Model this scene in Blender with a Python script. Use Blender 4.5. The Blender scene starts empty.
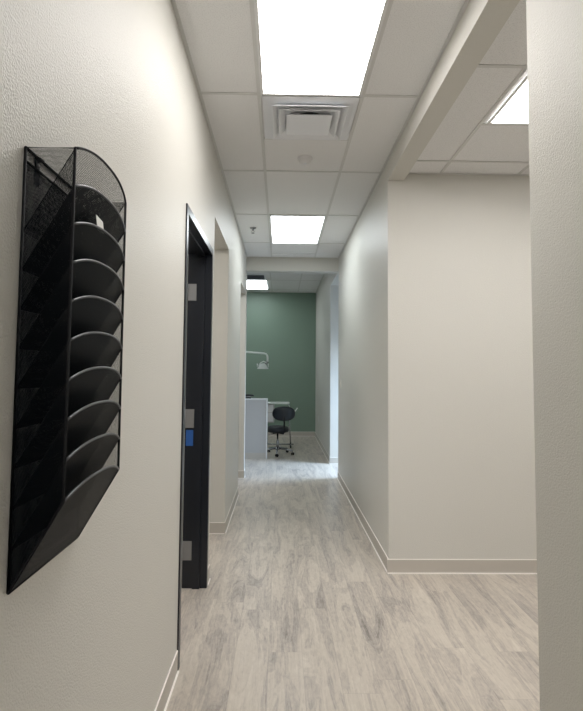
import bpy, bmesh, math, random
from mathutils import Vector, Matrix
random.seed(4)
S = bpy.context.scene
COL = S.collection

# ------------------------------------------------------------------ camera
HC = 1.497
PITCH, YAW, ROLL = 0.0607, 0.0169, 0.0083
fw = Vector((math.sin(YAW)*math.cos(PITCH), math.cos(YAW)*math.cos(PITCH), math.sin(PITCH)))
r0 = Vector((math.cos(YAW), -math.sin(YAW), 0)); u0 = r0.cross(fw)
rt = r0*math.cos(ROLL) + u0*math.sin(ROLL); up = -r0*math.sin(ROLL) + u0*math.cos(ROLL)
cd = bpy.data.cameras.new('camera'); cam = bpy.data.objects.new('camera', cd); COL.objects.link(cam)
cam.matrix_world = Matrix(((rt.x, up.x, -fw.x, 0), (rt.y, up.y, -fw.y, 0), (rt.z, up.z, -fw.z, HC), (0, 0, 0, 1)))
cd.sensor_fit = 'HORIZONTAL'; cd.sensor_width = 36; cd.lens = 532.9*36/583
cd.shift_x = 1.5/583; cd.shift_y = -15.8/583
cd.clip_start = 0.02
S.camera = cam

# ------------------------------------------------------------------ world, exposure
w = bpy.data.worlds.new('world'); S.world = w; w.use_nodes = True
bg = w.node_tree.nodes['Background']; bg.inputs[0].default_value = (0.45, 0.66, 1.0, 1); bg.inputs[1].default_value = 1.4
S.view_settings.view_transform = 'Standard'; S.view_settings.look = 'None'
S.view_settings.gamma = 1; S.view_settings.use_curve_mapping = False
S.view_settings.exposure = 0.32
PANEL = 9.2            # luminance of the ceiling troffers
# daylight entering at the side corridor's window
def area(name, loc, rot, sx, sy, power, col):
    l = bpy.data.lights.new(name, 'AREA'); l.shape = 'RECTANGLE'; l.size = sx; l.size_y = sy; l.energy = power; l.color = col; l.spread = 1.7
    o = bpy.data.objects.new(name, l); COL.objects.link(o); o.location = loc; o.rotation_euler = rot
    return o
area('daylight', (2.60, 8.29, 1.75), (0, .80, 0), 1.4, 0.9, 46, (0.55, 0.74, 1.0))

# ------------------------------------------------------------------ dimensions
XL, XR, H = -0.506, 0.823, 3.153
WT = 0.15
YC = 4.074             # corner of the right wall
YE = 7.616             # end of the hall
HB = 2.955             # underside of header and far openings
HF = 3.39              # far room ceiling
YG = 12.6              # green wall
YB = -2.6              # wall behind the camera
HR = 3.06              # side room ceiling

# ------------------------------------------------------------------ materials
def s2l(c): return tuple((x/12.92 if x <= .04045 else ((x+.055)/1.055)**2.4) for x in c)
def rgb(r, g, b): return s2l((r/255, g/255, b/255)) + (1,)
def mat(name, col, rough=.5, metal=0, spec=.5, bump=None, emit=None, estr=0, coat=0):
    m = bpy.data.materials.new(name); m.use_nodes = True; n = m.node_tree.nodes; L = m.node_tree.links
    b = n['Principled BSDF']; b.inputs['Base Color'].default_value = col; b.inputs['Roughness'].default_value = rough
    b.inputs['Metallic'].default_value = metal; b.inputs['Specular IOR Level'].default_value = spec
    if coat: b.inputs['Coat Weight'].default_value = coat
    if emit: b.inputs['Emission Color'].default_value = emit; b.inputs['Emission Strength'].default_value = estr
    if bump:
        tc = n.new('ShaderNodeTexCoord'); nz = n.new('ShaderNodeTexNoise'); bp = n.new('ShaderNodeBump')
        nz.inputs['Scale'].default_value = bump[0]; nz.inputs['Detail'].default_value = bump[3] if len(bump) > 3 else 2
        bp.inputs['Strength'].default_value = bump[1]; bp.inputs['Distance'].default_value = bump[2]
        L.new(tc.outputs['Object'], nz.inputs['Vector']); L.new(nz.outputs['Fac'], bp.inputs['Height']); L.new(bp.outputs['Normal'], b.inputs['Normal'])
    return m
M = {}
M['wall'] = mat('eggshell_wall_paint', rgb(209, 207, 200), .42, spec=.3, bump=(200, 1.0, .0022, 2))
M['green'] = mat('sage_green_paint', rgb(122, 143, 128), .45, bump=(150, .4, .001))
M['base'] = mat('taupe_cove_base', rgb(190, 184, 175), .45)
M['caulk'] = mat('caulk_line', rgb(246, 242, 236), .5)
M['grid'] = mat('ceiling_grid', rgb(212, 212, 210), .5)
M['black'] = mat('black_frame_paint', rgb(22, 26, 34), .3)
M['steel'] = mat('brushed_hinge_steel', rgb(150, 150, 150), .45, metal=.6)
M['panel'] = mat('troffer_diffuser', rgb(250, 250, 250), .5, emit=(1, .975, .955, 1), estr=PANEL)
M['panelcool'] = mat('troffer_diffuser_cool', rgb(250, 250, 250), .5, emit=(.90, .97, 1, 1), estr=PANEL*.85)
M['white'] = mat('white_enamel', rgb(225, 225, 225), .4)
M['vent'] = mat('diffuser_enamel', rgb(232, 234, 238), .4)
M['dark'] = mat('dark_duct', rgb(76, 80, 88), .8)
M['wire'] = mat('black_wire', rgb(20, 21, 24), .55, spec=.2)
M['casterblack'] = mat('caster_black', rgb(26, 27, 30), .4)
M['rim'] = mat('pocket_rim_wire', rgb(84, 86, 90), .3, metal=.4)
M['blue'] = mat('blue_label', rgb(40, 90, 160), .5)
M['paper'] = mat('white_card', rgb(235, 235, 230), .6)
M['vinyl'] = mat('black_vinyl', rgb(20, 26, 33), .4)
M['chrome'] = mat('polished_chrome', rgb(170, 172, 176), .2, metal=1)
M['laminate'] = mat('grey_laminate', rgb(184, 183, 182), .5)
M['trimwhite'] = mat('white_edge_trim', rgb(225, 226, 226), .45)
M['beige_plastic'] = mat('ivory_plastic', rgb(222, 218, 208), .4)
M['lampwhite'] = mat('dental_white', rgb(220, 226, 222), .35)
M['glass'] = mat('lamp_clear_cover', rgb(200, 210, 215), .1)
M['windowframe'] = mat('window_frame_white', rgb(210, 212, 214), .5)

def tile_mat():
    m = mat('acoustic_tile', rgb(232, 232, 230), .85, spec=.2); n = m.node_tree.nodes; L = m.node_tree.links; b = n['Principled BSDF']
    tc = n.new('ShaderNodeTexCoord'); nz = n.new('ShaderNodeTexNoise'); nz.inputs['Scale'].default_value = 170; nz.inputs['Detail'].default_value = 5
    cr = n.new('ShaderNodeValToRGB'); cr.color_ramp.elements[0].position = .33; cr.color_ramp.elements[0].color = rgb(220, 220, 220)
    cr.color_ramp.elements[1].position = .5; cr.color_ramp.elements[1].color = rgb(236, 236, 236)
    bp = n.new('ShaderNodeBump'); bp.inputs['Strength'].default_value = .4; bp.inputs['Distance'].default_value = .002
    L.new(tc.outputs['Object'], nz.inputs['Vector']); L.new(nz.outputs['Fac'], cr.inputs[0]); L.new(cr.outputs[0], b.inputs['Base Color'])
    L.new(nz.outputs['Fac'], bp.inputs['Height']); L.new(bp.outputs['Normal'], b.inputs['Normal'])
    return m
M['tile'] = tile_mat()

def floor_mat():
    m = mat('greywashed_plank', rgb(180, 170, 160), .36); n = m.node_tree.nodes; L = m.node_tree.links; b = n['Principled BSDF']
    def node(t, **k):
        x = n.new(t)
        for a, v in k.items(): setattr(x, a, v)
        return x
    def math_(op, a, b_=None, c=None):
        x = node('ShaderNodeMath', operation=op)
        for i, v in enumerate((a, b_, c)):
            if v is None: continue
            if isinstance(v, (int, float)): x.inputs[i].default_value = v
            else: L.new(v, x.inputs[i])
        return x.outputs[0]
    tc = node('ShaderNodeTexCoord'); sp = node('ShaderNodeSeparateXYZ'); L.new(tc.outputs['Object'], sp.inputs[0])
    W_, LEN = .178, 1.22
    col = math_('FLOOR', math_('DIVIDE', math_('ADD', sp.outputs['X'], .05), W_))
    wn = node('ShaderNodeTexWhiteNoise', noise_dimensions='1D'); L.new(col, wn.inputs['W'])
    yo = math_('ADD', math_('DIVIDE', sp.outputs['Y'], LEN), wn.outputs['Value'])
    row = math_('FLOOR', yo)
    fx = math_('FRACT', math_('DIVIDE', math_('ADD', sp.outputs['X'], .05), W_)); fy = math_('FRACT', yo)
    pid = node('ShaderNodeCombineXYZ'); L.new(col, pid.inputs[0]); L.new(row, pid.inputs[1])
    wn2 = node('ShaderNodeTexWhiteNoise', noise_dimensions='3D'); L.new(pid.outputs[0], wn2.inputs['Vector'])
    off = math_('MULTIPLY', wn2.outputs['Value'], 37.0)
    def grain(sx, sy, detail, dist, rough=.6):
        cv = node('ShaderNodeCombineXYZ')
        L.new(math_('MULTIPLY_ADD', sp.outputs['X'], sx, off), cv.inputs[0]); L.new(math_('MULTIPLY', sp.outputs['Y'], sy), cv.inputs[1]); L.new(off, cv.inputs[2])
        nz = node('ShaderNodeTexNoise'); nz.inputs['Scale'].default_value = 1; nz.inputs['Detail'].default_value = detail; nz.inputs['Distortion'].default_value = dist
        nz.inputs['Roughness'].default_value = rough
        L.new(cv.outputs[0], nz.inputs['Vector']); return nz.outputs['Fac']
    g1 = grain(8, 1.1, 6, 1.2)         # broad cathedral patches
    g2 = grain(40, 1.3, 4, .8)         # streaks
    g3 = grain(150, 7, 3, .3)
    g4 = grain(55, 22, 4, .6, .7)       # mottling          # fine grain
    rings = math_('FRACT', math_('MULTIPLY', g1, 9.0))
    rings = math_('ABSOLUTE', math_('SUBTRACT', rings, .5))
    r1 = node('ShaderNodeValToRGB'); e = r1.color_ramp
    e.elements[0].position = .26; e.elements[0].color = rgb(116, 109, 104); e.elements[1].position = .70; e.elements[1].color = rgb(208, 200, 188)
    x = e.elements.new(.42); x.color = rgb(168, 160, 152); x = e.elements.new(.54); x.color = rgb(193, 184, 172)
    mixv = math_('ADD', math_('MULTIPLY', g1, .60), math_('ADD', math_('MULTIPLY', g2, .20), math_('MULTIPLY', g3, .20)))
    mixv = math_('ADD', mixv, math_('MULTIPLY', math_('SUBTRACT', wn2.outputs['Value'], .5), .03))
    mixv = math_('ADD', mixv, math_('MULTIPLY', math_('SUBTRACT', rings, .25), .15))
    mixv = math_('ADD', mixv, math_('MULTIPLY', math_('SUBTRACT', g4, .5), .26))
    L.new(mixv, r1.inputs[0])
    # knots
    # seams
    sx_ = math_('LESS_THAN', math_('MINIMUM', fx, math_('SUBTRACT', 1.0, fx)), .008)
    sy_ = math_('LESS_THAN', math_('MINIMUM', fy, math_('SUBTRACT', 1.0, fy)), .0012)
    seam = math_('MAXIMUM', sx_, sy_)
    mx = node('ShaderNodeMix', data_type='RGBA'); L.new(math_('MULTIPLY', seam, .22), mx.inputs['Factor']); L.new(r1.outputs[0], mx.inputs['A'])
    mx.inputs['B'].default_value = rgb(110, 104, 98)
    L.new(mx.outputs['Result'], b.inputs['Base Color'])
    bp = node('ShaderNodeBump'); bp.inputs['Strength'].default_value = .25; bp.inputs['Distance'].default_value = .001
    L.new(math_('SUBTRACT', mixv, seam), bp.inputs['Height']); L.new(bp.outputs['Normal'], b.inputs['Normal'])
    return m
M['floor'] = floor_mat()

def mesh_mat(name, frac):
    """woven black steel mesh: square holes cut through a thin sheet (UV in metres)"""
    m = mat(name, rgb(9, 13, 18), .5, spec=.08); n = m.node_tree.nodes; L = m.node_tree.links; b = n['Principled BSDF']
    uv = n.new('ShaderNodeUVMap'); sp = n.new('ShaderNodeSeparateXYZ'); L.new(uv.outputs[0], sp.inputs[0])
    outs = []
    for ax in ('X', 'Y'):
        a = n.new('ShaderNodeMath'); a.operation = 'MULTIPLY'; a.inputs[1].default_value = 420; L.new(sp.outputs[ax], a.inputs[0])
        f = n.new('ShaderNodeMath'); f.operation = 'FRACT'; L.new(a.outputs[0], f.inputs[0])
        c = n.new('ShaderNodeMath'); c.operation = 'LESS_THAN'; c.inputs[1].default_value = frac; L.new(f.outputs[0], c.inputs[0]); outs.append(c.outputs[0])
    mx = n.new('ShaderNodeMath'); mx.operation = 'MAXIMUM'; L.new(outs[0], mx.inputs[0]); L.new(outs[1], mx.inputs[1])
    L.new(mx.outputs[0], b.inputs['Alpha'])
    return m
M['mesh'] = mesh_mat('black_steel_mesh', .33)
M['pocketmesh'] = mesh_mat('black_fine_steel_mesh', .77)

# ------------------------------------------------------------------ mesh helpers
class MB:
    """collects shapes, then links them as one mesh object"""
    def __init__(self): self.bm = bmesh.new(); self.mats = []; self.uv = None
    def mi(self, m):
        if m not in self.mats: self.mats.append(m)
        return self.mats.index(m)
    def _setm(self, faces, m):
        i = self.mi(m)
        for f in faces: f.material_index = i
    def box(self, x0, y0, z0, x1, y1, z1, m, bev=0):
        vs = [self.bm.verts.new(p) for p in ((x0,y0,z0),(x1,y0,z0),(x1,y1,z0),(x0,y1,z0),(x0,y0,z1),(x1,y0,z1),(x1,y1,z1),(x0,y1,z1))]
        fs = [self.bm.faces.new([vs[i] for i in q]) for q in ((3,2,1,0),(4,5,6,7),(0,1,5,4),(1,2,6,5),(2,3,7,6),(3,0,4,7))]
        self._setm(fs, m)
        if bev:
            es = list({e for f in fs for e in f.edges})
            r = bmesh.ops.bevel(self.bm, geom=es, offset=bev, segments=2, affect='EDGES', profile=.5); self._setm(r['faces'], m)
        return self
    def tube(self, pts, r, m, seg=8, closed=False, r2=None):
        pts = [Vector(p) for p in pts]; n = len(pts); rings = []; prev = None
        for i, p in enumerate(pts):
            a = pts[(i-1) % n] if (i or closed) else pts[0]; b = pts[(i+1) % n] if (i < n-1 or closed) else pts[-1]
            t = (b-a).normalized()
            if prev is None: prev = Vector((0,0,1)) if abs(t.z) < .9 else Vector((1,0,0))
            u = prev - t*prev.dot(t)
            if u.length < 1e-5: u = t.orthogonal()
            u.normalize(); v = t.cross(u); prev = u
            rr = r if r2 is None else r + (r2-r)*i/(n-1)
            rings.append([self.bm.verts.new(p + (u*math.cos(2*math.pi*k/seg)+v*math.sin(2*math.pi*k/seg))*rr) for k in range(seg)])
        fs = []
        for i in range(n if closed else n-1):
            A, B = rings[i], rings[(i+1) % n]
            for k in range(seg): fs.append(self.bm.faces.new((A[k], A[(k+1) % seg], B[(k+1) % seg], B[k])))
        if not closed: fs.append(self.bm.faces.new(rings[0][::-1])); fs.append(self.bm.faces.new(rings[-1]))
        for f in fs: f.smooth = True
        self._setm(fs, m); return self
    def lathe(self, prof, c, m, seg=28, axis='Z', sx=1, sy=1):
        """prof: (radius, height) pairs, revolved round a vertical line through c"""
        c = Vector(c); rings = []
        for r, z in prof:
            if r < 1e-6: rings.append([self.bm.verts.new(c + Vector((0,0,z)))])
            else: rings.append([self.bm.verts.new(c + Vector((r*sx*math.cos(2*math.pi*k/seg), r*sy*math.sin(2*math.pi*k/seg), z))) for k in range(seg)])
        fs = []
        for A, B in zip(rings, rings[1:]):
            for k in range(seg):
                k2 = (k+1) % seg
                if len(A) == 1 and len(B) == 1: continue
                if len(A) == 1: fs.append(self.bm.faces.new((A[0], B[k2], B[k])))
                elif len(B) == 1: fs.append(self.bm.faces.new((A[k], A[k2], B[0])))
                else: fs.append(self.bm.faces.new((A[k], A[k2], B[k2], B[k])))
        for f in fs: f.smooth = True
        self._setm(fs, m); return self
    def grid(self, fn, nu, nv, m, uvfn=None, smooth=True):
        vs = [[self.bm.verts.new(fn(i/nu, j/nv)) for j in range(nv+1)] for i in range(nu+1)]
        if self.uv is None: self.uv = self.bm.loops.layers.uv.new('UVMap')
        fs = []
        for i in range(nu):
            for j in range(nv):
                f = self.bm.faces.new((vs[i][j], vs[i+1][j], vs[i+1][j+1], vs[i][j+1])); f.smooth = smooth; fs.append(f)
                if uvfn:
                    for l, (a, b) in zip(f.loops, ((i,j),(i+1,j),(i+1,j+1),(i,j+1))): l[self.uv].uv = uvfn(a/nu, b/nv)
        self._setm(fs, m); return self
    def prism(self, poly, d, m):
        """closed polygon (3D points) extruded by vector d"""
        d = Vector(d); a = [self.bm.verts.new(Vector(p)) for p in poly]; b = [self.bm.verts.new(Vector(p)+d) for p in poly]
        fs = [self.bm.faces.new(a[::-1]), self.bm.faces.new(b)]
        n = len(a)
        for i in range(n): fs.append(self.bm.faces.new((a[i], a[(i+1) % n], b[(i+1) % n], b[i])))
        self._setm(fs, m); return self
    def build(self, name, parent=None, at=(0,0,0), normals=True):
        if at != (0,0,0): bmesh.ops.translate(self.bm, verts=self.bm.verts, vec=-Vector(at))
        if normals: bmesh.ops.recalc_face_normals(self.bm, faces=self.bm.faces)
        me = bpy.data.meshes.new(name); self.bm.to_mesh(me); self.bm.free()
        for m in self.mats: me.materials.append(m)
        o = bpy.data.objects.new(name, me); COL.objects.link(o)
        if parent is not None: o.parent = parent
        else: o.location = at
        return o
def struct(o, label=None):
    o['kind'] = 'structure'
    if label: o['label'] = label
    return o
def tag(o, label, cat, group=None):
    o['label'] = label; o['category'] = cat
    if group: o['group'] = group
    return o
def thing(name, label, cat, loc, group=None):
    o = bpy.data.objects.new(name, None); COL.objects.link(o); o.location = loc; o.empty_display_size = .1
    return tag(o, label, cat, group)

# ------------------------------------------------------------------ structure
FL = MB(); FL.box(-3.4, YB-.2, -.06, 4.2, YG+.2, 0, M['floor'])
struct(FL.build('floor'), 'grey-washed wood plank floor running down the hall')

W = M['wall']
D1 = (2.762, 3.836, 2.38)        # black-framed doorway: near, far, top
O2 = (3.955, 5.035, 2.66)        # plain opening
O3 = (6.57, YE, 2.62)            # far plain opening
def wall_x(name, x0, x1, y0, y1, top, holes, m=W, label=None):
    b = MB(); y = y0
    for (a, c, z) in holes:
        if a > y: b.box(x0, y, 0, x1, a, top, m)
        b.box(x0, a, z, x1, c, top, m); y = c
    if y < y1: b.box(x0, y, 0, x1, y1, top, m)
    return struct(b.build(name), label)
wall_x('wall_left', XL-WT, XL, YB, YE+WT, HF+.05, [D1, O2, O3], label='long off-white wall left of the hall')
wall_x('wall_right', XR, XR+WT, YC, YE, HF+.05, [], label='glossy off-white wall right of the hall')
wall_x('wall_right_near', XR, XR+WT, YB, 1.726, HF+.05, [], label='off-white wall end at right edge')
wall_x('wall_right_far', XR, XR+WT, YE, YG, HF+.05, [(YE, 8.84, HB)], label='off-white wall right of the far room')
b = MB(); b.box(XR+WT, YC, 0, 4.0, YC+WT, HR+.2, W); struct(b.build('wall_facing'), 'cream wall facing the camera at right')
b = MB(); b.box(XR, 1.726, 3.0, XR+WT*.85, YC, H+.25, W); struct(b.build('trim_1'), 'dropped white header along the right side opening')
b = MB(); b.box(XL, YE, HB, XR, YE+WT, HF+.05, W); struct(b.build('trim_2'), 'dropped header across the end of the hall')
b = MB(); b.box(-3.4, YG, 0, XR+WT, YG+.1, HF+.1, M['green']); struct(b.build('wall_far'), 'sage green wall at the far end')
b = MB(); b.box(-3.4, YB-.1, 0, 4.2, YB, H+.3, W); struct(b.build('wall_back'))
b = MB(); b.box(-3.4, YB, 0, -3.3, YG, HF+.1, W); struct(b.build('wall_side_left'))
b = MB(); b.box(4.0, YB, 0, 4.1, YC+WT, HF+.1, W); struct(b.build('wall_side_right'))
# partitions between the left rooms
b = MB(); b.box(-3.3, D1[1]+.005, 0, XL-WT, O2[0], H+.1, W); struct(b.build('wall_partition_1'))
b = MB(); b.box(-3.3, O2[1], 0, XL-WT, O2[1]+.12, H+.1, W); struct(b.build('wall_partition_2'))
b = MB(); b.box(-3.3, YE, 0, XL-WT, YE+WT, HF+.1, W); struct(b.build('wall_partition_3'))
b = MB(); b.box(-3.3, 1.2, 0, XL-WT, 1.32, H+.1, W); struct(b.build('wall_partition_4'))
# side corridor with a window at its end
b = MB(); b.box(XR+WT, YE, 0, 2.7, YE+.12, HF+.1, W); struct(b.build('wall_corridor_near'))
b = MB(); b.box(XR+WT, 8.84, 0, 2.7, 8.96, HF+.1, W); struct(b.build('wall_corridor_far'))
b = MB(); y0, y1 = YE+.12, 8.84
b.box(2.7, y0-.12, 0, 2.82, y1+.12, .5, W); b.box(2.7, y0-.12, 2.75, 2.82, y1+.12, HF+.1, W); b.box(2.7, y0-.12, .5, 2.82, y0+.06, 2.75, W); b.box(2.7, y1-.06, .5, 2.82, y1+.12, 2.75, W)
struct(b.build('wall_corridor_end'))
b = MB(); b.box(2.74, y0+.06, .5, 2.78, y0+.11, 2.75, M['windowframe']); b.box(2.74, y1-.11, .5, 2.78, y1-.06, 2.75, M['windowframe'])
b.box(2.74, y0+.11, .5, 2.78, y1-.11, .56, M['windowframe']); b.box(2.74, y0+.11, 2.69, 2.78, y1-.11, 2.75, M['windowframe'])
struct(b.build('window_1'))

# ceilings: tile sheet + T grid, one mesh per room
def ceiling(name, x0, x1, y0, y1, z, xs, ys, extra=(), skip=()):
    b = MB(); b.box(x0, y0, z, x1, y1, z+.05, M['tile']); t, d = .011, .005
    def clear(xa, xb, ya, yb): return True
    for x in xs: b.box(x-t, y0, z-d, x+t, y1, z-.0002, M['grid'])
    for y in ys: b.box(x0, y-t, z-d-.0004, x1, y+t, z-.0006, M['grid'])
    for (xa, xb, y) in extra: b.box(xa, y-t, z-d-.0004, xb, y+t, z-.0006, M['grid'])
    # wall angle
    b.box(x0, y0, z-d, x0+.018, y1, z-.0002, M['grid']); b.box(x1-.018, y0, z-d, x1, y1, z-.0002, M['grid'])
    b.box(x0, y1-.018, z-d, x1, y1, z-.0002, M['grid'])
    return struct(b.build(name))
GX = (-.145, .475)
rows = [3.085+1.2195*k for k in range(-4, 4)]
struct(ceiling('ceiling', XL, XR, YB, YE, H, GX, rows, extra=[(GX[0], GX[1], 3.69), (GX[0], GX[1], 7.36)]), 'white acoustic tile ceiling over the hall')
ceiling('ceiling_side_room', XR+WT*.85, 4.0, YB, YC, HR, [1.236+.61*k for k in range(5)], [3.82-1.2195*k for k in range(6)], extra=[(1.236, 1.846, 3.23)])
ceiling('ceiling_far_room', -3.3, XR, YE+WT, YG, HF, [.39-.61*k for k in range(7)], [12.12-1.2195*k for k in range(4)])
ceiling('ceiling_corridor', XR+WT, 2.7, YE+.12, 8.84, HB, [1.5, 2.1], [8.2])
ceiling('ceiling_left_rooms', -3.3, XL-WT, YB, YE, H, [-.95-.61*k for k in range(4)], [.65+1.2195*k for k in range(6)])

# baseboards
def base(b, p, q, n):
    """run from p to q (x, y), n = unit normal into the room"""
    (ax, ay), (bx, by) = p, q
    def bb(o0, o1, z0, z1, m):
        xs = sorted((ax+n[0]*o0, bx+n[0]*o1)) if n[0] else sorted((ax, bx)); ys = sorted((ay+n[1]*o0, by+n[1]*o1)) if n[1] else sorted((ay, by))
        b.box(xs[0], ys[0], z0, xs[1], ys[1], z1, m)
    bb(-.004, .006, 0.0, .100, M['base']); bb(-.004, .0055, .100, .105, M['caulk']); bb(-.004, .014, 0.0, .007, M['caulk'])
b = MB(); c_ = .05
base(b, (XL, YB), (XL, D1[0]-.0), (1, 0)); base(b, (XL, D1[1]+.0), (XL, O2[0]), (1, 0)); base(b, (XL, O2[1]), (XL, O3[0]), (1, 0))
base(b, (XL-WT, O2[1]), (XL, O2[1]), (0, -1)); base(b, (XL-WT, O2[0]), (XL, O2[0]), (0, 1))
base(b, (XL-WT, O3[0]), (XL, O3[0]), (0, 1)); base(b, (XL-WT, YE), (XL, YE), (0, -1)); base(b, (XL, YE), (XL, YE+WT), (1, 0))
struct(b.build('baseboard_left'))
b = MB(); base(b, (XR, YC), (XR, YE), (-1, 0)); base(b, (XR, YB), (XR, 1.726), (-1, 0)); base(b, (XR-.011, YC), (4.0, YC), (0, -1))
base(b, (XR, 1.726), (XR+WT, 1.726), (0, 1)); base(b, (XR, 8.84), (XR, YG), (-1, 0)); base(b, (XR-.006, 8.84), (2.7, 8.84), (0, -1))
struct(b.build('baseboard_right'))
b = MB(); base(b, (-3.3, YG), (XR, YG), (0, -1)); struct(b.build('baseboard_far'))

# black steel door frame on the left
df = bpy.data.objects.new('door_1', None); COL.objects.link(df); df.location = (XL, (D1[0]+D1[1])/2, 0)
struct(df, 'black steel door frame with an open doorway on the left wall')
at = (XL, (D1[0]+D1[1])/2, 0); K = M['black']
fo, ft = .008, .045        # stand-off from the wall, face width
xa, xb = XL-WT-.014, XL+fo
def jamb(y0, y1, ys0, ys1, name):
    b = MB(); b.box(xa, y0, 0, xb, y1, D1[2]-.001, K); b.box(XL-WT*.62, ys0, 0, XL-WT*.28, ys1, D1[2]-ft, K)
    return b.build(name, df, at)
jamb(D1[0]+.001, D1[0]+ft, D1[0]+ft, D1[0]+ft+.015, 'door_jamb')
jf = jamb(D1[1]-ft, D1[1]-.001, D1[1]-ft-.015, D1[1]-ft, 'door_jamb')
b = MB(); b.box(xa, D1[0]+ft, D1[2]-ft, xb, D1[1]-ft, D1[2]-.001, K); b.box(XL-WT*.62, D1[0]+ft, D1[2]-ft-.015, XL-WT*.28, D1[1]-ft, D1[2]-ft, K)
b.build('door_head', df, at)
yj = D1[1]-ft
for z0, z1 in ((2.0, 2.12), (1.10, 1.23), (.19, .32)):
    b = MB(); b.box(XL-WT-.012, yj-.004, z0, XL-WT*.67, yj-.0002, z1, M['steel'])
    b.tube([(XL-WT-.016, yj-.010, z0), (XL-WT-.016, yj-.010, z1)], .007, M['steel'], 10)
    h = b.build('hinge', jf); h.location = -Vector(at); h['label'] = 'brushed steel hinge'
b = MB(); b.box(XL-WT-.005, yj-.0015, .975, XL-WT*.70, yj-.0002, 1.085, M['blue']); h = b.build('label', jf); h.location = -Vector(at); h['label'] = 'small blue label'

# ------------------------------------------------------------------ ceiling lights
def troffer(x, y, z, label, wx=.6, wy=1.21, group=None, pm='panel'):
    """recessed panel light, its near left corner at x, y"""
    t = thing('ceiling_light', label, 'ceiling light', (x+wx/2, y+wy/2, z-.006), group)
    at = tuple(t.location); f = .018
    b = MB()
    for q in ((x, y, x+wx, y+f), (x, y+wy-f, x+wx, y+wy), (x, y+f, x+f, y+wy-f), (x+wx-f, y+f, x+wx, y+wy-f)):
        b.box(q[0], q[1], z-.012, q[2], q[3], z-.0062, M['white'])
    b.build('frame', t, at)
    b = MB(); b.box(x+f, y+f, z-.0105, x+wx-f, y+wy-f, z-.0062, M[pm]); b.build('diffuser', t, at)
    return t
troffer(-.135, 1.872, H, 'large bright rectangular ceiling light at the top, nearest the camera')
troffer(-.135, 5.53, H, 'smaller-looking ceiling light farther down the hall, before the header', pm='panelcool')
troffer(-.135, -1.78, H, 'ceiling light behind the camera')  # out of view, continues the hall's light spacing; added to light this end
troffer(1.27, 2.0, HR, 'ceiling light over the side room at the right')
troffer(2.72, 2.0, HR, 'unseen fill light added in the side room, farther right')  # out of view, added to brighten the cream facing wall
troffer(1.27, -.9, HR, 'unseen ceiling light added in the side room behind the wall end')  # hidden by the wall end, added to light the side room
troffer(-.90, 10.87, HF, 'small bright ceiling light in the far room with the green wall', pm='panelcool')
troffer(-2.6, 8.6, HF, 'unseen ceiling light added far left in the far room', pm='panelcool')  # out of view, added to light the left of the far room
troffer(-2.1, 2.0, H, 'unseen ceiling light added in the room behind the black door frame')  # never visible, added to light the room behind the frame
troffer(-2.1, 3.99, H, 'unseen ceiling light added in the room beyond the plain opening', wy=1.0)  # unseen, added to light the space beyond the opening
troffer(-2.1, 5.9, H, 'unseen ceiling light added in the room past the far opening')  # unseen, added to light the last left room

# ------------------------------------------------------------------ supply air diffuser
x0, x1, y0, y1 = -.132, .463, 3.099, 3.676
cx, cy = (x0+x1)/2, (y0+y1)/2
t = thing('air_diffuser', 'square white louvred air vent in the ceiling beyond the nearest light', 'vent', (cx, cy, H-.006)); at = tuple(t.location)
def ring(b, hw, hw2, zo, zi, m, th=.002):
    """square louvre: outer half width hw at zo sloping to inner half width hw2 at zi"""
    for s in range(4):
        a = s*math.pi/2; R_ = Matrix.Rotation(a, 3, 'Z'); c = Vector((cx, cy, 0))
        o = [(-hw, -hw, zo), (hw, -hw, zo), (hw2, -hw2, zi), (-hw2, -hw2, zi)]
        b.prism([R_@Vector(p)+c for p in o], R_@Vector((0, 0, th)), m)
b = MB(); ring(b, .292, .268, H-.010, H-.010, M['vent']); b.build('frame', t, at)
b = MB(); ring(b, .232, .200, H-.038, H-.012, M['vent']); ring(b, .238, .232, H-.038, H-.038, M['vent']); b.build('louver', t, at)
b = MB(); ring(b, .186, .150, H-.042, H-.016, M['vent']); ring(b, .192, .186, H-.042, H-.042, M['vent']); b.build('louver', t, at)
b = MB(); b.prism([(cx-.142, cy-.142, H-.048), (cx+.142, cy-.142, H-.048), (cx+.142, cy+.142, H-.048), (cx-.142, cy+.142, H-.048)], (0, 0, .003), M['vent'])
ring(b, .142, .105, H-.047, H-.024, M['vent']); b.build('center_panel', t, at)
b = MB(); b.box(cx-.267, cy-.267, H-.0095, cx+.267, cy+.267, H-.0068, M['vent']); b.build('back_plate', t, at)
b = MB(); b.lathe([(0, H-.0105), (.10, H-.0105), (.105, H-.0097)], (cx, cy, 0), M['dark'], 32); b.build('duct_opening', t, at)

# smoke detector
b = MB(); b.lathe([(.058, 0), (.058, -.010), (.050, -.016), (.046, -.030), (.034, -.040), (0, -.043)], (.173, 4.03, H-.0002), M['white'], 32)
t = thing('smoke_detector', 'small round white smoke detector on the ceiling past the air vent', 'smoke detector', (.173, 4.03, H-.0002)); at = tuple(t.location)
b.build('housing', t, at)
b = MB(); b.lathe([(.012, 0), (.012, -.006), (0, -.007)], (.173, 4.03, H-.0422), M['vent'], 16); b.build('sensor_cap', t, at)
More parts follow.
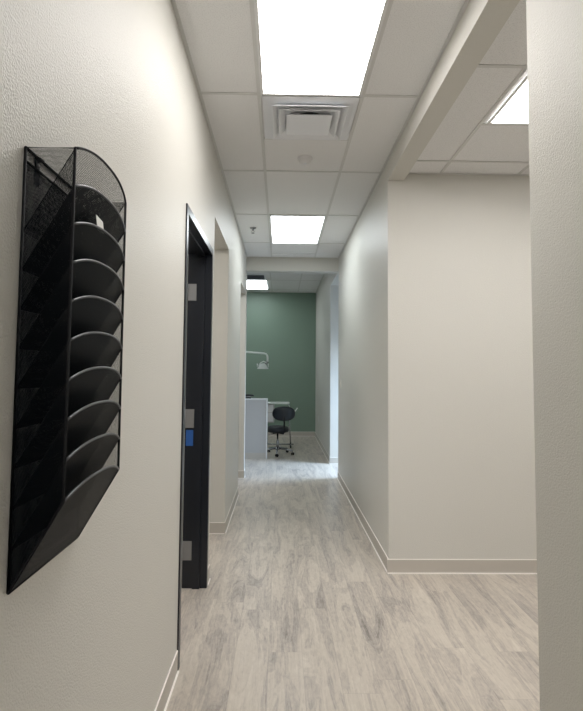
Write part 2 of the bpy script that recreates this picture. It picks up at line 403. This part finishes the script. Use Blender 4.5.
# sprinkler
t = thing('fire_sprinkler', 'small metal fire sprinkler hanging from the ceiling left of the second light', 'sprinkler', (-.335, 6.06, H)); at = tuple(t.location); x, y = -.335, 6.06
b = MB(); b.lathe([(.038, H-.0002), (.036, H-.006), (.014, H-.010), (0, H-.010)], (x, y, 0), M['steel'], 24); b.build('escutcheon', t, at)
b = MB(); b.lathe([(0, H-.009), (.011, H-.010), (.010, H-.03), (.006, H-.034), (0, H-.034)], (x, y, 0), M['steel'], 14)
b.tube([(x-.009, y, H-.03), (x-.016, y, H-.045), (x, y, H-.062)], .0025, M['steel'], 6); b.tube([(x+.009, y, H-.03), (x+.016, y, H-.045), (x, y, H-.062)], .0025, M['steel'], 6); b.build('body', t, at)
b = MB(); b.lathe([(0, H-.060), (.018, H-.062), (.019, H-.064), (0, H-.065)], (x, y, 0), M['steel'], 20); b.build('deflector', t, at)

# return grille of the far room
t = thing('return_grille', 'dark louvred return grille in the far ceiling before the small light', 'vent', (-.60, 10.53, HF-.006)); at = tuple(t.location)
b = MB(); gx0, gx1, gy0, gy1 = -.90, -.315, 10.27, 10.83
for q in ((gx0, gy0, gx1, gy0+.03), (gx0, gy1-.03, gx1, gy1), (gx0, gy0+.03, gx0+.03, gy1-.03), (gx1-.03, gy0+.03, gx1, gy1-.03)): b.box(q[0], q[1], HF-.012, q[2], q[3], HF-.0062, M['vent'])
b.build('frame', t, at)
b = MB(); b.box(gx0+.03, gy0+.03, HF-.0078, gx1-.03, gy1-.03, HF-.0062, M['dark']); b.build('back_plate', t, at)
b = MB()
for k in range(14):
    yy = gy0+.045+k*.036; b.prism([(gx0+.03, yy, HF-.008), (gx1-.03, yy, HF-.008), (gx1-.03, yy+.010, HF-.012), (gx0+.03, yy+.010, HF-.012)], (0, 0, .0006), M['dark'])
b.build('louver', t, at)

# ------------------------------------------------------------------ mesh wall file
YO0, YO1 = 1.025, 1.364; XW = XL+.004; XF = -.406
ZT, ZB, PIT, DROP = 1.931, 1.083, .0757, .167
org = thing('wall_file_organizer', 'tall black wire-mesh wall file with ten stepped pockets on the left wall', 'file organizer', (XL, (YO0+YO1)/2, ZB)); at = tuple(org.location)
ZF = ZT-9*PIT
def sidepts(y): return [(XW, y, ZT), (XF, y, ZT), (XF, y, ZF), (XW, y, ZB)]
for y, nm in ((YO0, 'near mesh side panel'), (YO1, 'far mesh side panel')):
    b = MB()
    b.grid(lambda u, v, y=y: (XW+(XF-XW)*u, y, ZT+v*((ZB+(ZF-ZB)*u)-ZT)), 4, 8, M['mesh'], lambda u, v: (.11*u, v*.8*.9), smooth=False)
    p = b.build('side_panel', org, at, normals=False); p['label'] = nm
    b = MB(); b.tube(sidepts(y), .0032, M['wire'], 8, closed=True); f = b.build('frame_wire', p); f.location = -Vector(at)
b = MB(); b.grid(lambda u, v: (XW-.001, YO0+(YO1-YO0)*u, ZB+(1.905-ZB)*v), 4, 8, M['mesh'], lambda u, v: (.339*u, .82*v), smooth=False)
bp_ = b.build('back_panel', org, at, normals=False)
for zz, rr in ((ZT, .003), (1.905, .0024), (ZB, .0032)):
    b = MB(); b.tube([(XW, YO0, zz), (XW, YO1, zz)], rr, M['wire'], 8); f = b.build('cross_wire', bp_); f.location = -Vector(at)
for yy in (YO0+.055, YO1-.055):
    b = MB(); b.box(XL+.0005, yy-.009, 1.875, XL+.003, yy+.009, 1.934, M['wire']); b.box(XL+.003, yy-.009, 1.926, XL+.012, yy+.009, 1.930, M['wire'], 0)
    m_ = b.build('mounting_bracket', org, at)
    b = MB(); b.tube([(XL+.0028, yy, 1.915), (XL+.007, yy, 1.915)], .0055, M['steel'], 10); s_ = b.build('screw', m_); s_.location = -Vector(at)
ARCH, BULGE = .027, .011
def lip(u, zt):
    s = abs(2*u-1); k = (1-s**2.4)**.9
    return Vector((XF + BULGE*k, YO0+(YO1-YO0)*u, zt+ARCH*k))
def make_sheet(zt):
    def fn(u, v):
        a = Vector((XW+.001, YO0+.001+(YO1-YO0-.002)*u, zt-DROP)); c = lip(u, zt); s = v
        p = a.lerp(c, s); k = (1-abs(2*u-1)**2.4)**.9
        p.x = (XW+.001) + (XF-XW)*s + BULGE*k*s*s; p.z = zt-DROP + DROP*s + ARCH*k*s**3
        return p
    return fn
zt0 = ZT
b = MB(); b.grid(make_sheet(zt0), 22, 8, M['pocketmesh'], lambda u, v: (.339*u, .197*v)); pk0 = b.build('pocket', org, at, normals=False)
b = MB(); b.tube([lip(i/28, zt0) for i in range(29)], .0026, M['rim'], 8); rim0 = b.build('rim_wire', pk0); rim0.location = -Vector(at)
ews = []
for yy, rr in ((YO1-.001, .0014), (YO0+.001, .0010)):
    b = MB(); b.tube([(XF, yy, zt0), (XW, yy, zt0-DROP)], rr, M['wire'], 6)
    ew = b.build('edge_wire', pk0); ew.location = -Vector(at); ews.append(ew)
rim0.data.materials[0] = M['wire']
pkmesh = pk0.data.copy(); pkmesh.materials[0] = M['pocketmesh']; pk0.data.materials[0] = M['mesh']
rimmesh = rim0.data.copy(); rimmesh.materials[0] = M['rim']
for k in range(1, 10):
    c = pk0.copy(); c.data = pkmesh; COL.objects.link(c); c.parent = org; c.location = (0, 0, -k*PIT)
    r = rim0.copy(); r.data = rimmesh; COL.objects.link(r); r.parent = c
    for ew in ews:
        e = ew.copy(); COL.objects.link(e); e.parent = c
# small white card standing in the third-from-top step
zc = ZT-2*PIT
dv = Vector((XF-XW, 0, DROP)).normalized(); nv = Vector((-dv.z, 0, dv.x))
dv = Vector((-.12, 0, 1)).normalized(); nv = Vector((-1, 0, 0)); q0 = lip(.36, zc) + nv*.005; q1 = lip(.48, zc) + nv*.005
b = MB(); b.prism([q0-dv*.006, q1-dv*.006, q1+dv*.024, q0+dv*.030], nv*.0008, M['paper'])
o = b.build('card', None, (XF, 1.169, zc)); tag(o, 'small white card standing in an upper pocket of the black wall file', 'card')

# ------------------------------------------------------------------ switch and outlet
t = thing('light_switch', 'narrow ivory light switch near the far end of the right wall', 'light switch', (XR, 7.27, 1.34)); at = tuple(t.location)
b = MB(); b.box(XR-.006, 7.235, 1.283, XR-.0002, 7.305, 1.397, M['beige_plastic'], .002); b.build('cover_plate', t, at)
b = MB(); b.box(XR-.011, 7.254, 1.307, XR-.0055, 7.286, 1.373, M['beige_plastic'], .002); b.build('rocker', t, at)
t = thing('power_outlet', 'small white outlet low on the right wall of the far room', 'outlet', (XR, 11.4, .50)); at = tuple(t.location)
b = MB(); b.box(XR-.006, 11.36, .44, XR-.0002, 11.44, .56, M['white'], .002); b.build('cover_plate', t, at)
for z in (.475, .525):
    b = MB(); b.box(XR-.009, 11.38, z-.018, XR-.0055, 11.42, z+.018, M['white'], .002); b.build('socket', t, at)

# ------------------------------------------------------------------ far room: counter end, table, stool, lamp
t = thing('reception_counter', 'grey laminate counter end panel with white edge trim before the green wall', 'counter', (-1.0, 9.36, 0)); at = tuple(t.location)
b = MB(); b.box(-1.75, 9.302, .10, -.245, 9.40, 1.01, M['laminate']); b.build('body', t, at)
b = MB(); b.box(-1.75, 9.296, 0.0, -.245, 9.40, .10, M['base']); b.build('plinth', t, at)
b = MB(); b.box(-1.75, 9.285, 1.01, -.222, 9.41, 1.035, M['trimwhite']); b.build('top_trim', t, at)
b = MB(); b.box(-.245, 9.288, 0.0, -.222, 9.41, 1.01, M['trimwhite']); b.build('edge_trim', t, at)
# telephone lying on the counter
t = thing('telephone', 'low black desk telephone on top of the grey counter', 'telephone', (-.60, 9.36, 1.035)); at = tuple(t.location)
b = MB(); b.prism([(-.70, 9.30, 1.0355), (-.70, 9.405, 1.0355), (-.70, 9.405, 1.075), (-.70, 9.30, 1.05)], (.19, 0, 0), M['vinyl']); b.build('base', t, at)
b = MB(); b.tube([(-.70, 9.35, 1.072), (-.66, 9.35, 1.090), (-.55, 9.35, 1.093), (-.49, 9.35, 1.088), (-.465, 9.35, 1.078)], .015, M['vinyl'], 10); b.build('handset', t, at)

# work table behind the stool
t = thing('instrument_cart', 'white-topped instrument cart on a slim metal post behind the black stool', 'cart', (-.05, 10.75, 0)); at = tuple(t.location)
b = MB(); b.box(-.42, 10.55, .865, .18, 10.95, .89, M['lampwhite'], .006); b.build('table_top', t, at)
b = MB(); b.box(-.42, 10.60, .50, -.12, 10.93, .865, M['laminate'], .006); ob = b.build('drawer_unit', t, at)
b = MB(); b.box(-.40, 10.588, .70, -.14, 10.60, .85, M['white'], .003); b.box(-.40, 10.588, .52, -.14, 10.60, .69, M['white'], .003); o = b.build('drawer_front', ob); o.location = -Vector(at)
b = MB(); b.tube([(.165, 10.75, .866), (.19, 10.75, .4), (.21, 10.75, .06)], .013, M['chrome'], 10); b.build('post', t, at)
b = MB(); b.tube([(-.26, 10.75, .50), (-.26, 10.75, .06)], .018, M['chrome'], 10); b.build('post', t, at)
b = MB(); b.tube([(-.36, 10.75, .058), (.27, 10.75, .058)], .014, M['chrome'], 8); b.tube([(.21, 10.60, .055), (.21, 10.90, .055)], .012, M['chrome'], 8); b.tube([(-.30, 10.6, .055), (-.30, 10.9, .055)], .012, M['chrome'], 8); b.build('base', t, at)
for (x, y) in ((.21, 10.60), (.21, 10.90), (-.30, 10.6), (-.30, 10.9)):
    b = MB(); b.lathe([(0, -.014), (.022, -.014), (.028, -.008), (.028, .008), (.022, .014), (0, .014)], (0, 0, 0), M['vinyl'], 16)
    bmesh.ops.rotate(b.bm, verts=b.bm.verts, cent=(0, 0, 0), matrix=Matrix.Rotation(math.pi/2, 3, 'Y')); bmesh.ops.translate(b.bm, verts=b.bm.verts, vec=(x, y, .029)); b.build('caster', t, at)
b = MB(); b.tube([(.17, 10.62, .84), (.22, 10.56, .72), (.25, 10.5, .70)], .008, M['lampwhite'], 8); b.tube([(.25, 10.5, .70), (.285, 10.49, .73), (.335, 10.48, .80)], .011, M['lampwhite'], 8); b.tube([(.225, 10.5, .735), (.25, 10.5, .69)], .014, M['lampwhite'], 8); b.build('instrument_holder', t, at)

# operator stool
sx, sy = -.045, 9.80
t = thing('operator_stool', 'black padded dental stool on a five-star chrome base with casters', 'stool', (sx, sy, 0)); at = tuple(t.location)
b = MB(); b.lathe([(0, .405), (.16, .402), (.198, .415), (.21, .455), (.195, .50), (.13, .518), (0, .522)], (sx, sy, 0), M['vinyl'], 32); b.build('seat', t, at)
b = MB(); b.box(sx-.09, sy-.07, .385, sx+.09, sy+.07, .404, M['wire'], .004); b.tube([(sx, sy-.05, .392), (sx-.16, sy-.14, .375)], .006, M['chrome'], 8); b.build('seat_mechanism', t, at)
b = MB(); b.lathe([(0, .386), (.016, .386), (.016, .26), (.026, .25), (.028, .10), (0, .10)], (sx, sy, 0), M['chrome'], 20); b.build('gas_cylinder', t, at)
b = MB(); b.lathe([(0, .135), (.04, .13), (.045, .09), (0, .085)], (sx, sy, 0), M['chrome'], 20); b.build('hub', t, at)
for k in range(5):
    a = 2*math.pi*k/5 - .35; ex, ey = sx+.29*math.cos(a), sy+.29*math.sin(a)
    b = MB(); b.tube([(sx+.03*math.cos(a), sy+.03*math.sin(a), .115), (sx+.15*math.cos(a), sy+.15*math.sin(a), .10), (ex, ey, .078)], .019, M['chrome'], 10, r2=.013); lg = b.build('leg', t, at)
    for s in (-1, 1):
        b = MB(); b.lathe([(0, -.009), (.022, -.009), (.027, -.005), (.027, .005), (.022, .009), (0, .009)], (0, 0, s*.015), M['wire'], 18)
        if s > 0: b.tube([(0, 0, -.02), (0, 0, .02)], .006, M['chrome'], 8)
        bmesh.ops.rotate(b.bm, verts=b.bm.verts, cent=(0, 0, 0), matrix=Matrix.Rotation(math.pi/2, 3, 'Y') ); bmesh.ops.rotate(b.bm, verts=b.bm.verts, cent=(0, 0, 0), matrix=Matrix.Rotation(a+.8, 3, 'Z'))
        bmesh.ops.translate(b.bm, verts=b.bm.verts, vec=(ex, ey, .028))
        if s > 0: b.tube([(ex, ey, .03), (ex, ey, .08)], .008, M['chrome'], 8)
        c = b.build('caster', lg); c.location = -Vector(at)
bx, by, bz = .062, 9.57, .755          # backrest centre, towards the camera right
b = MB(); b.tube([(sx+.04, sy-.05, .392), (.055, 9.61, .395), (.072, 9.535, .43), (.072, 9.53, .60), (bx, 9.54, .70)], .014, M['wire'], 10); b.build('backrest_arm', t, at)
def pad(u, v):
    th = 2*math.pi*u; ph = math.pi*(v-.5); cs = lambda c, e: math.copysign(abs(c)**e, c)
    x = .205*cs(math.cos(ph), .7)*cs(math.cos(th), .8); z = .13*cs(math.cos(ph), .7)*cs(math.sin(th), .85); y = .04*math.sin(ph) - .9*x*x*-1*.9
    return (bx+x, by+y-.0, bz+z)
b = MB(); b.grid(pad, 32, 12, M['vinyl']); bmesh.ops.remove_doubles(b.bm, verts=b.bm.verts, dist=.0004)
b.build('backrest', t, at)

# dental lamp on its arm
t = thing('dental_lamp', 'white dental examination lamp on a bent arm before the green wall', 'lamp', (-1.35, 10.3, 0)); at = tuple(t.location)
b = MB(); b.lathe([(0, 0), (.22, 0), (.22, .03), (.05, .05), (0, .05)], (-1.35, 10.3, 0), M['lampwhite'], 28); b.build('base', t, at)
b = MB(); b.tube([(-1.35, 10.3, .04), (-1.35, 10.3, 1.93)], .03, M['lampwhite'], 14); b.build('pole', t, at)
b = MB(); b.tube([(-1.35, 10.3, 1.90), (-.9, 10.3, 1.895), (-.32, 10.3, 1.852), (-.285, 10.3, 1.842), (-.262, 10.3, 1.81), (-.257, 10.3, 1.77), (-.255, 10.3, 1.69)], .019, M['lampwhite'], 12); b.build('arm', t, at)
b = MB(); b.tube([(-.255, 10.3, 1.70), (-.28, 10.3, 1.665), (-.33, 10.3, 1.65)], .024, M['steel'], 10); b.tube([(-.43, 10.27, 1.61), (-.39, 10.27, 1.67), (-.33, 10.27, 1.70), (-.28, 10.28, 1.675)], .010, M['lampwhite'], 8); b.build('yoke', t, at)
def shell(u, v):
    th = 2*math.pi*u; r = (.02+.08*v); return (-.345+1.0*r*math.cos(th), 10.27+.75*r*math.sin(th), 1.66-.10*v*v + .02*math.cos(th)*0)
b = MB(); b.grid(shell, 28, 8, M['lampwhite']); rf = b.build('reflector', t, at)
so = rf.modifiers.new('thick', 'SOLIDIFY'); so.thickness = .006
b = MB(); b.tube([(-.345+.102*math.cos(a*math.pi/14), 10.27+.077*math.sin(a*math.pi/14), 1.562) for a in range(28)], .010, M['lampwhite'], 8, closed=True); o = b.build('rim', rf); o.location = -Vector(at)
b = MB(); b.tube([(-.45, 10.27, 1.59), (-.45, 10.23, 1.65)], .012, M['lampwhite'], 8); b.build('handle', t, at); b = MB(); b.tube([(-.24, 10.27, 1.59), (-.24, 10.23, 1.65)], .012, M['lampwhite'], 8); b.build('handle', t, at)
